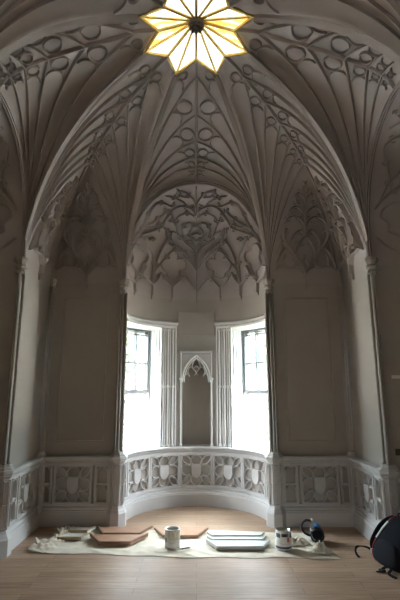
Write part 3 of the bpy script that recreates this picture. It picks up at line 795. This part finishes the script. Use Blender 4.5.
# left hall wall with an unseen opening, added to let in fill light
HWX, HZ0, HZ1 = HALL_FILL; ym = -1.2
q4((-hx, hy0, 0), (-hx, ym-HWX, 0), (-hx, ym-HWX, hz), (-hx, hy0, hz)); q4((-hx, ym+HWX, 0), (-hx, hy1, 0), (-hx, hy1, hz), (-hx, ym+HWX, hz))
q4((-hx, ym-HWX, 0), (-hx, ym+HWX, 0), (-hx, ym+HWX, HZ0), (-hx, ym-HWX, HZ0)); q4((-hx, ym-HWX, HZ1), (-hx, ym+HWX, HZ1), (-hx, ym+HWX, hz), (-hx, ym-HWX, hz))
# unseen front wall above the archway, added to close a sky light leak
struct(g.build('wall_hall', 'hall'))
g = G()
def q5(a, b, c, d): g.add([a, b, c, d], [(0, 1, 2, 3)])
for s in (-1, 1): q5((s*1.5, hy1-.003, Z0), (s*hx, hy1-.003, Z0), (s*hx, hy1-.003, 4.5), (s*1.5, hy1-.003, 4.5))
for i in range(24):
    a, b = -1.5+3.0*i/24, -1.5+3.0*(i+1)/24
    q5((a, hy1-.003, 4.2), (b, hy1-.003, 4.2), (b, hy1-.003, 4.5), (a, hy1-.003, 4.5))
struct(g.build('wall_front_leak_block', 'paint'))
g = G().box(-2.1, 2.1, CY-2.1, CY+2.1, 5.35, 5.45)  # unseen slab and attic walls, added to block sky and sun leaks
for k in range(4):
    T = frame(k); d = L+.03
    g.box(-L, L, d, d+.04, 4.42, 5.35, T=T)
    for s in (-1, 1): g.box(s*(1.5 if k == 3 else W+.02), s*(L+.07), d, d+.04, 2.6, 4.5, T=T)
struct(g.build('leak_block_roof', 'paint'))

# ------------------------------------------------------------------ drop cloth
def cloth_pt(a, b):
    # a left-right, b front-back
    fx = -1.66+3.02*a; bx = -1.50+2.72*a
    x = fx+(bx-fx)*b
    yf = 4.63-.15*a+.022*math.sin(9*a)+.012*math.sin(31*a+1); yb = 5.44-.17*a+.02*math.sin(12*a)
    y = yf+(yb-yf)*b
    z = .005+.003*(math.sin(22*x+5*y)*math.sin(17*y-3*x))+.003*math.sin(11*x+43*y+2*math.sin(7*x))+.002*math.sin(41*x+13*y)
    e = min(a, 1-a, b, 1-b)
    z *= min(1, .35+e*14)
    L_ = max(0, 1-a/.085)            # bunched folds at the left end
    if L_ > 0:
        z += L_*(.040+.022*abs(math.sin(30*x+16*y))-.012+.018*math.sin(61*y-31*x)+.016*math.sin(95*x+55*y))*min(1, .3+b*3)*min(1, .4+(1-b)*4)
        x += L_*(.05*math.sin(14*y)+.03*math.sin(37*y)); x += .10*L_*b
    R_ = max(0, 1-(1-a)/.16)*max(0, 1-abs(b-.62)/.45)
    if R_ > 0: z += R_*(.006+.005*math.sin(40*x+30*y)+.004*math.sin(63*y-20*x))
    return (x, y, max(.004, z))
g = G().grid(cloth_pt, 190, 60)
o = g.build('drop_cloth', 'canvas', smooth=True, origin=(0, 5.0, 0))
sm = o.modifiers.new('solid', 'SOLIDIFY'); sm.thickness = .002; sm.offset = 1
tag(o, 'long rumpled canvas drop cloth spread across the wooden floor in front of the bay', 'drop cloth')

# ------------------------------------------------------------------ trapezoid boards
def board(label, grp, xl, xr, yf, yb, z0, inset, mt, me, h=.03, tilt=0.0, teeth=True, name='shaped_board'):
    w = (xr-xl)/2; d = (yb-yf)
    root = empty(name, ((xl+xr)/2, yf, z0+.005)); root.rotation_euler = (tilt, 0, 0)
    fw = w-inset
    def prism(g, pts, a, b): n = len(pts); g.rings([[(x, y, a) for x, y in pts], [(x, y, b) for x, y in pts]])
    g = G(); prism(g, [(-fw, .004), (fw, .004), (w, d), (-w, d)], .0, h*.55)
    g.build('panel', mt, root, bevel=.001)
    g = G(); t = .013
    prism(g, [(-fw, 0), (fw, 0), (fw+.003, t), (-fw-.003, t)], 0, h); g.build('front_lip', mt if teeth == 'same' else me, root)
    for s in (-1, 1):
        g = G(); dx = w-fw; k = .018
        prism(g, [(s*fw, 0.0), (s*(fw-k), t), (s*(w-k), d), (s*w, d)], h*.5, h); g.build('end_lip', me, root)
    if teeth:
        g = G(); n = 22
        for i in range(n):
            x = -fw+.01+(2*fw-.02)*i/(n-1)
            g.box(x-.005, x+.005, -.006, .0, .003, h*.7)
        g.build('dentil_edge', mt, root)
    tag(root, label, 'board', grp)
    return root
GB_ = 'shaped boards lying on the drop cloth'
board('long white board with tan edge, farther of two at the left end of the cloth', GB_, -1.47, -1.14, 5.21, 5.37, .012, .06, 'board_white', 'board_tan', .03, 0, False)
board('long white board with tan edge, nearer of two at the left end of the cloth', GB_, -1.55, -1.15, 4.98, 5.13, .012, .06, 'board_white', 'board_tan', .03, 0, False)
board('brown trapezoid board lying behind the front brown board, left of the cream paint can', GB_, -1.13, -.50, 5.14, 5.40, .012, .11, 'wood', 'woodend', .022, 0)
board('brown trapezoid board with toothed front edge, nearest of the three brown boards', GB_, -1.14, -.515, 4.82, 5.07, .012, .15, 'wood', 'woodend', .036, .03)
board('brown trapezoid board lying just behind the cream paint can', GB_, -.475, .135, 5.06, 5.33, .012, .12, 'wood', 'woodend', .022, 0)
gs = 'white boards set close together in front of the bay'
board('pale grey white trapezoid board, farthest back of the three set close together', gs, .115, .745, 5.05, 5.17, .012, .06, 'board_white', 'board_white', .026, .0)
board('pale grey white trapezoid board, middle one of the three set close together', gs, .11, .745, 4.925, 5.042, .012, .06, 'board_white', 'board_white', .026, .0)
board('pale grey white trapezoid board with toothed front edge, nearest and deepest of the three', gs, .10, .76, 4.70, 4.915, .012, .10, 'board_white', 'board_white', .03, .0)

# ------------------------------------------------------------------ paint cans
def can(x, y, r, h, label, blue=False, z=.016):
    root = empty('paint_can', (x, y, z)); tag(root, label, 'paint can', 'paint cans')
    g = G().lathe([(r*.97, 0), (r, .004), (r, .012), (r*.985, .014), (r*.985, h-.014), (r, h-.012), (r*1.01, h-.004), (r, h), (r*.86, h), (r*.86, h-.012), (r*.84, h-.014), (r*.84, h-.035), (0, h-.035)], 32)
    g.build('can_body', 'can_metal', root, smooth=True)
    g = G(); rr = r*.992
    def band(z0, z1, m_, nm, a0=0, a1=360, k=1.0):
        gg = G(); n = max(3, int(abs(a1-a0)/8)); R0 = rr*k
        gg.rings([[(q*math.cos(R(a0+(a1-a0)*i/n)), q*math.sin(R(a0+(a1-a0)*i/n)), zz) for q, zz in ((R0, z0), (R0+.0012, z0), (R0+.0012, z1), (R0, z1))] for i in range(n+1)])
        return gg.build(nm, m_, root if nm == 'label_sleeve' else sleeve, smooth=False)
    sleeve = band(.016, h-.016, 'can_white', 'label_sleeve')
    g = G().lathe([(0, h-.034), (r*.83, h-.034), (r*.83, h-.030), (0, h-.030)], 24); g.build('paint_surface', 'liquid', root)
    if blue:
        band(.016, .034, 'navy', 'printed_band', k=1.002)
        for a0, a1, zz in ((195, 235, .06), (245, 300, .05), (310, 350, .062)): band(h-zz, h-.02, 'navy', 'printed_band', a0, a1, k=1.002)
        band(.075, .118, 'orange', 'printed_mark', 286, 306, k=1.004)
    else:
        random.seed(3)
        for i in range(9):
            a = 185+i*19+random.uniform(-5, 5); w = random.uniform(4, 11); z1 = h-.004; z0 = h-random.uniform(.04, .12)
            band(z0, z1, 'drip', 'paint_drip', a, a+w*1.6, k=1.004)
        band(.06, .10, 'navy', 'printed_mark', 205, 225, k=1.003); band(.085, .10, 'drip', 'printed_mark', 250, 300, k=1.003)
    # bail handle hanging down the side
    pts = [(r*1.02*math.cos(R(180+180*i/16)), r*1.02*math.sin(R(180+180*i/16))*.98-.004, h*.62-.05*math.sin(math.pi*i/16)) for i in range(17)]
    G().tube(pts, .0016, 6).build('bail_handle', 'steel', root)
    for s in (-1, 1):
        G().lathe([(0, -.004), (.009, -.003), (.009, .003), (0, .004)], 10, T=lambda X, Y, Z, s=s: (s*(r+.001)+Z, X, h*.62+Y)).build('handle_ear', 'steel', root)
    return root
can(-.240, 4.78, .077, .172, 'open white paint can with cream drips, standing in front of the brown boards')
can(.87, 4.74, .077, .172, 'open white paint can with navy print and orange mark, right of the white boards', True)
# brush beside the can
root = empty('paint_brush', (-.13, 4.70, .026)); root.rotation_euler = (R(-4), 0, R(-52))
tag(root, 'small paint brush with black handle lying beside the cream dripped paint can', 'brush')
G().rings([[(x*w, -.055+q, z*t) for x, z in ((-1, -1), (1, -1), (1, 1), (-1, 1))] for q, w, t in ((-.035, .013, .003), (-.005, .014, .006), (.01, .013, .006))]).build('bristles', 'drip', root)
G().box(-.0135, .0135, -.046, -.025, -.0065, .0065).build('ferrule', 'steel', root, bevel=.001)
G().rings([[(x*w, q, z*t) for x, z in ((-1, -.6), (-.6, -1), (.6, -1), (1, -.6), (1, .6), (.6, 1), (-.6, 1), (-1, .6))] for q, w, t in ((-.026, .012, .006), (-.005, .008, .006), (.02, .007, .006), (.06, .010, .007), (.08, .008, .006), (.088, .004, .004))]).build('handle', 'black', root, smooth=True)

# ------------------------------------------------------------------ blue hand tool with loop handle
root = empty('hand_lamp', (1.235, 4.93, .018)); tag(root, 'blue and grey hand lamp with black loop handle behind the crumpled white rag', 'lamp')
ax = Vector((.16, -.50, .50)).normalized()
def axT(o, d):
    d = Vector(d).normalized(); s = Vector((0, 0, 1)).cross(d).normalized(); u = d.cross(s)
    return lambda X, Y, Z: tuple(Vector(o)+s*X+u*Y+d*Z)
Tt = axT((.035, .09, .085), (-.12, -.88, -.18))
G().lathe([(0, -.055), (.045, -.05), (.062, -.03), (.066, .02), (.062, .09), (0, .09)], 20, T=Tt).build('housing', 'blue', root, smooth=True)
lh = G().lathe([(.064, .06), (.070, .065), (.072, .12), (.066, .128), (.060, .12), (.058, .10), (0, .10)], 20, T=Tt).build('lens_hood', 'black', root, smooth=True)
G().lathe([(0, .1005), (.056, .1005), (.050, .112), (0, .118)], 20, T=Tt).build('lens', M['packgrey'], lh, smooth=True)
G().tube([(-.035, .03, .12), (-.03, .02, .17), (-.045, .01, .198), (-.085, .0, .205), (-.12, -.005, .19), (-.14, -.005, .155), (-.135, -.005, .115), (-.11, -.005, .085), (-.07, 0, .062), (-.03, .02, .05)], .012, 10).build('loop_handle', 'black', root, smooth=True)
g = G().rings([[(x*w-.022, y*w*1.2+.02, z) for x, y in ((-1, -1), (1, -1), (1, 1), (-1, 1))] for z, w in ((.002, .024), (.03, .02), (.12, .018), (.19, .015), (.205, .008))]); g.build('grip_column', 'steel', root, bevel=.003)
G().lathe([(0, .20), (.012, .202), (.014, .21), (.009, .22), (0, .222)], 12, c=(-.025, .0)).build('cap', 'can_white', root, smooth=True)
G().rings([[(x*w+.02, y*w+.05, z) for x, y in ((-1, -1), (1, -1), (1, 1), (-1, 1))] for z, w in ((-.002, .05), (.012, .05), (.03, .025))]).build('foot', 'black', root, bevel=.004)

# ------------------------------------------------------------------ rags
def rag(x, y, rx, ry, h, seed, label, mt='rag'):
    random.seed(seed)
    ph = [random.uniform(0, 6.28) for _ in range(8)]
    def f(a, b):
        th = 2*math.pi*a; r = b
        rr = 1+.13*math.sin(3*th+ph[0])+.09*math.sin(7*th+ph[1])
        z = h*(1-r**2.2)*(.62+.25*math.sin(5*th+4*r+ph[2])+.16*math.sin(7*th-5*r+ph[3])*r+.16*math.sin(9*r+ph[4]))+.04*h*math.sin(13*th+ph[5])*r*(1-r)*3
        return (rx*r*rr*math.cos(th), ry*r*rr*math.sin(th), max(.002, z))
    g = G().grid(f, 90, 22)
    o = g.build('crumpled_rag', mt, smooth=True); o.location = (x, y, .018)
    s = o.modifiers.new('s', 'SOLIDIFY'); s.thickness = .003
    tag(o, label, 'rag', 'rags on the drop cloth')
rag(1.215, 4.66, .105, .095, .085, 5, 'crumpled white rag heaped in front of the blue hand lamp')
rag(1.035, 4.90, .12, .10, .06, 11, 'low cream rag lying between the printed can and the hand lamp', 'canvas')

# ------------------------------------------------------------------ backpack
bp = empty('backpack', (1.79, 4.31, 0)); tag(bp, 'black backpack with red piping slumped on the floor by the right column', 'backpack')
bp.rotation_euler = (0, 0, R(-72))
def pack_sec(z, w, d, cx, cy, n=24, p=3.0):
    o = []
    for i in range(n):
        a = 2*math.pi*i/n; c, s = math.cos(a), math.sin(a)
        o.append((cx+w*abs(c)**(2/p)*(1 if c > 0 else -1), cy+d*abs(s)**(2/p)*(1 if s > 0 else -1), z))
    return o
secs = [(.004, .12, .07, .02, 0), (.008, .19, .115, .01, 0), (.05, .215, .13, .005, 0), (.13, .215, .13, .01, .0), (.22, .19, .115, .03, .01), (.31, .15, .095, .055, .02), (.38, .11, .075, .075, .03), (.425, .07, .05, .085, .035), (.44, .03, .02, .085, .04)]
g = G().rings([pack_sec(*q) for q in secs])
o = g.build('pack_body', 'pack', bp, smooth=True); o.modifiers.new('sub', 'SUBSURF').render_levels = 2
def sidept(i, a, off=.004):
    z, w, d, cx, cy = secs[i]; p = 3.0; c, s = math.cos(R(a)), math.sin(R(a))
    return (cx+(w+off)*abs(c)**(2/p)*(1 if c > 0 else -1), cy+(d+off)*abs(s)**(2/p)*(1 if s > 0 else -1), z)
g = G().rings([pack_sec(*q) for q in ((.02, .10, .03, .02, -.095), (.05, .15, .045, .015, -.115), (.13, .155, .045, .02, -.115), (.20, .13, .04, .03, -.10), (.235, .08, .02, .035, -.09))])
o = g.build('front_pocket', 'packgrey', bp, smooth=True); o.modifiers.new('sub', 'SUBSURF').render_levels = 2
G().tube(crom([sidept(i, 218, .001) for i in (1, 2, 3, 4, 5, 6, 7, 8)], 4), .0035, 6).build('piping', 'red', bp)
G().tube(crom([sidept(i, 330, .001) for i in (2, 3, 4, 5, 6, 7, 8)], 4), .003, 6).build('piping', 'red', bp)
a = [Vector(sidept(4, 222, .003)), Vector(sidept(4, 234, .003)), Vector(sidept(5, 240, .003)), Vector(sidept(6, 246, .003)), Vector(sidept(6, 226, .003)), Vector(sidept(5, 222, .003))]
nrm = Vector((-.35, -.85, .4)).normalized()*.010
G().rings([[tuple(p+nrm*.2) for p in a], [tuple(p+nrm) for p in a]]).build('pale_patch', 'patch', bp)
def strap(pts, w, name, par=bp, t=.004):
    P = [Vector(p) for p in crom(pts, 5)]; g = G(); rr = []
    for i, p in enumerate(P):
        tt = (P[min(i+1, len(P)-1)]-P[max(i-1, 0)]).normalized(); s = Vector((.6, .75, .1)); s = (s-tt*s.dot(tt)).normalized(); n = tt.cross(s)
        rr.append([p+s*w+n*t, p+s*w-n*t, p-s*w-n*t, p-s*w+n*t])
    return g.rings(rr).build(name, 'pack', par)
strap([(-.19, -.06, .05), (-.24, -.075, .085), (-.31, -.10, .088), (-.365, -.125, .07), (-.372, -.14, .035), (-.34, -.15, .010), (-.29, -.165, .006)], .010, 'shoulder_strap')
strap([sidept(2, 190, .0), sidept(3, 188, .035), sidept(4, 186, .045), sidept(5, 190, .04), sidept(6, 195, .025), sidept(7, 200, .0)], .024, 'shoulder_strap')
ws = strap([(.05, -.12, .035), (.05, -.17, .03), (.055, -.20, .010), (.04, -.245, .006)], .012, 'waist_strap')
strap([(.09, -.12, .03), (.12, -.18, .012), (.17, -.19, .007), (.21, -.18, .006)], .011, 'waist_strap')
G().box(.03, .075, -.215, -.17, .003, .024).build('buckle', 'black', ws, bevel=.004)
G().box(-.225, -.20, -.085, -.055, .06, .095).build('buckle', 'steel', bp, bevel=.003)
G().tube(crom([(.05, .03, .425), (.055, .035, .455), (.085, .04, .468), (.115, .035, .455), (.12, .03, .425)], 4), .007, 8).build('grab_handle', 'black', bp)

# ------------------------------------------------------------------ small wall fittings on the right
T2 = frame(2)
def fitting(name, al, z, w, h, d, mt, label, cat):
    p = T2(*cyl(al, z, .0)); o = empty(name, p)
    nr = (Vector(T2(0, L, z))-Vector(p)).normalized(); s = Vector((0, 0, 1)).cross(nr)
    f = lambda X, Y, Z: tuple(s*X+nr*Y+Vector((0, 0, Z)))
    G().box(-w, w, 0, d, -h, h, T=f).build('plate', mt, o, bevel=.002)
    G().box(-w*.3, w*.3, d, d+.004, -h*.35, h*.35, T=f).build('toggle' if cat == 'switch' else 'socket_face', mt, o)
    tag(o, label, cat)
fitting('wall_switch', FIT[0], FIT[1], .042, .017, .014, 'plate', 'small pale switch plate on the dark wall right of the right side column', 'switch')
fitting('wall_socket', FIT[2], FIT[3], .055, .032, .012, 'outlet', 'dark brown socket plate low on the wall right of the right side column', 'socket')

# ------------------------------------------------------------------ outside
struct(G().box(-50, 50, 6.6, 19, -1.3, -1.2).build('ground', 'bounce_ground')); struct(G().box(-60, 60, 19, 120, -1.31, -1.21).build('ground', 'far_lawn'))
def tree(x, y, h, r, seed, label, n=900, lw=.11):
    random.seed(seed); root = empty('garden_tree', (x, y, -1.2)); tag(root, label, 'tree', 'trees outside the bay windows')
    g = G(); pts = [(0, 0, 0), (.05, .03, h*.3), (-.03, .02, h*.6), (.02, 0, h*.9)]
    g.tube(crom(pts, 3), [.13-.01*i for i in range(10)], 8)
    for i in range(7):
        a = random.uniform(0, 6.28); z = h*random.uniform(.3, .8); l = r*random.uniform(.5, .9)
        g.tube([(0, 0, z), (l*.5*math.cos(a), l*.5*math.sin(a), z+l*.3), (l*math.cos(a), l*math.sin(a), z+l*.5)], [.05, .03, .012], 6)
    g.build('trunk', 'bark', root)
    g = G(); cl = [(random.gauss(0, r*.45), random.gauss(0, r*.45), h*random.uniform(.3, 1.0)) for _ in range(34)]
    for i in range(n):
        c = random.choice(cl); p = Vector((c[0]+random.gauss(0, r*.16), c[1]+random.gauss(0, r*.16), c[2]+random.gauss(0, r*.16)))
        d = Vector((random.gauss(0, 1), random.gauss(0, 1), random.gauss(0, 1))).normalized(); s = d.orthogonal().normalized(); w = lw*random.uniform(.6, 1.3)
        m_ = d*(w*.5)
        g.add([p-d*w, p-s*w*.45+s.cross(d)*w*.12, p+d*w, p+s*w*.45+s.cross(d)*w*.12], [(0, 1, 2, 3)])
    g.build('foliage', 'leafA', root, fixn=False)
tree(-2.15, 12.2, 5.4, 1.0, 1, 'leafy green tree seen through the left bay window', 800)
tree(-3.9, 13.5, 6.5, 1.7, 2, 'pale green tree farther out beyond the left bay window', 1000, .14)
tree(2.45, 12.6, 5.2, .95, 3, 'leafy green tree seen through the right bay window', 650)
tree(4.2, 14.5, 6.0, 1.7, 4, 'pale green tree farther out beyond the right bay window', 900, .14)

# ------------------------------------------------------------------ world and light
w = bpy.data.worlds.new('sky'); bpy.context.scene.world = w; w.use_nodes = True
bg = w.node_tree.nodes['Background']; bg.inputs['Strength'].default_value = SKY
wn = w.node_tree; tcw = wn.nodes.new('ShaderNodeTexCoord'); sxw = wn.nodes.new('ShaderNodeSeparateXYZ'); rw = wn.nodes.new('ShaderNodeValToRGB')
wn.links.new(tcw.outputs['Generated'], sxw.inputs[0]); wn.links.new(sxw.outputs['Z'], rw.inputs['Fac']); wn.links.new(rw.outputs['Color'], bg.inputs['Color'])
ew = rw.color_ramp.elements; ew[0].position = .13; ew[0].color = (.085, .09, .093, 1); ew[1].position = .40; ew[1].color = (.82, .91, 1, 1)
def portal(name, loc, target, sx, sy):
    l = bpy.data.lights.new(name, 'AREA'); l.shape = 'RECTANGLE'; l.size = sx; l.size_y = sy; l.cycles.is_portal = True
    o = bpy.data.objects.new(name, l); C.objects.link(o); o.location = loc
    o.rotation_euler = (Vector(target)-Vector(loc)).to_track_quat('-Z', 'Y').to_euler()
for s in (-1, 1): portal('window_portal', (s*1.02, CY+L+.80, 1.62), (s*.4, CY+L+.335, 1.62), .86, 1.75)
portal('hall_portal', (-1.92, -1.2, (HZ0+HZ1)/2), (0, -1.2, (HZ0+HZ1)/2), 2*HWX, HZ1-HZ0)
sl = bpy.data.lights.new('sun', 'SUN'); sl.energy = SUN; sl.angle = R(1.5); sl.color = (1, .97, .94)
so = bpy.data.objects.new('sun', sl); C.objects.link(so); so.location = (0, -10, 20); so.rotation_euler = (R(28), 0, 0)

cam = bpy.data.cameras.new('camera'); co = bpy.data.objects.new('camera', cam); C.objects.link(co)
cam.sensor_fit = 'VERTICAL'; cam.sensor_height = 36; cam.lens = 435.1/600*36
cam.shift_x = (200-196.3)/600; cam.clip_start = .05
co.location = (0, 0, 1.55); co.rotation_euler = (R(90+11.77), 0, 0)
sc = bpy.context.scene; sc.camera = co
sc.view_settings.view_transform = 'Standard'; sc.view_settings.look = 'None'; sc.view_settings.gamma = 1; sc.view_settings.exposure = EXPO
sc.view_settings.use_curve_mapping = False
sc.cycles.max_bounces = 10; sc.cycles.diffuse_bounces = 8
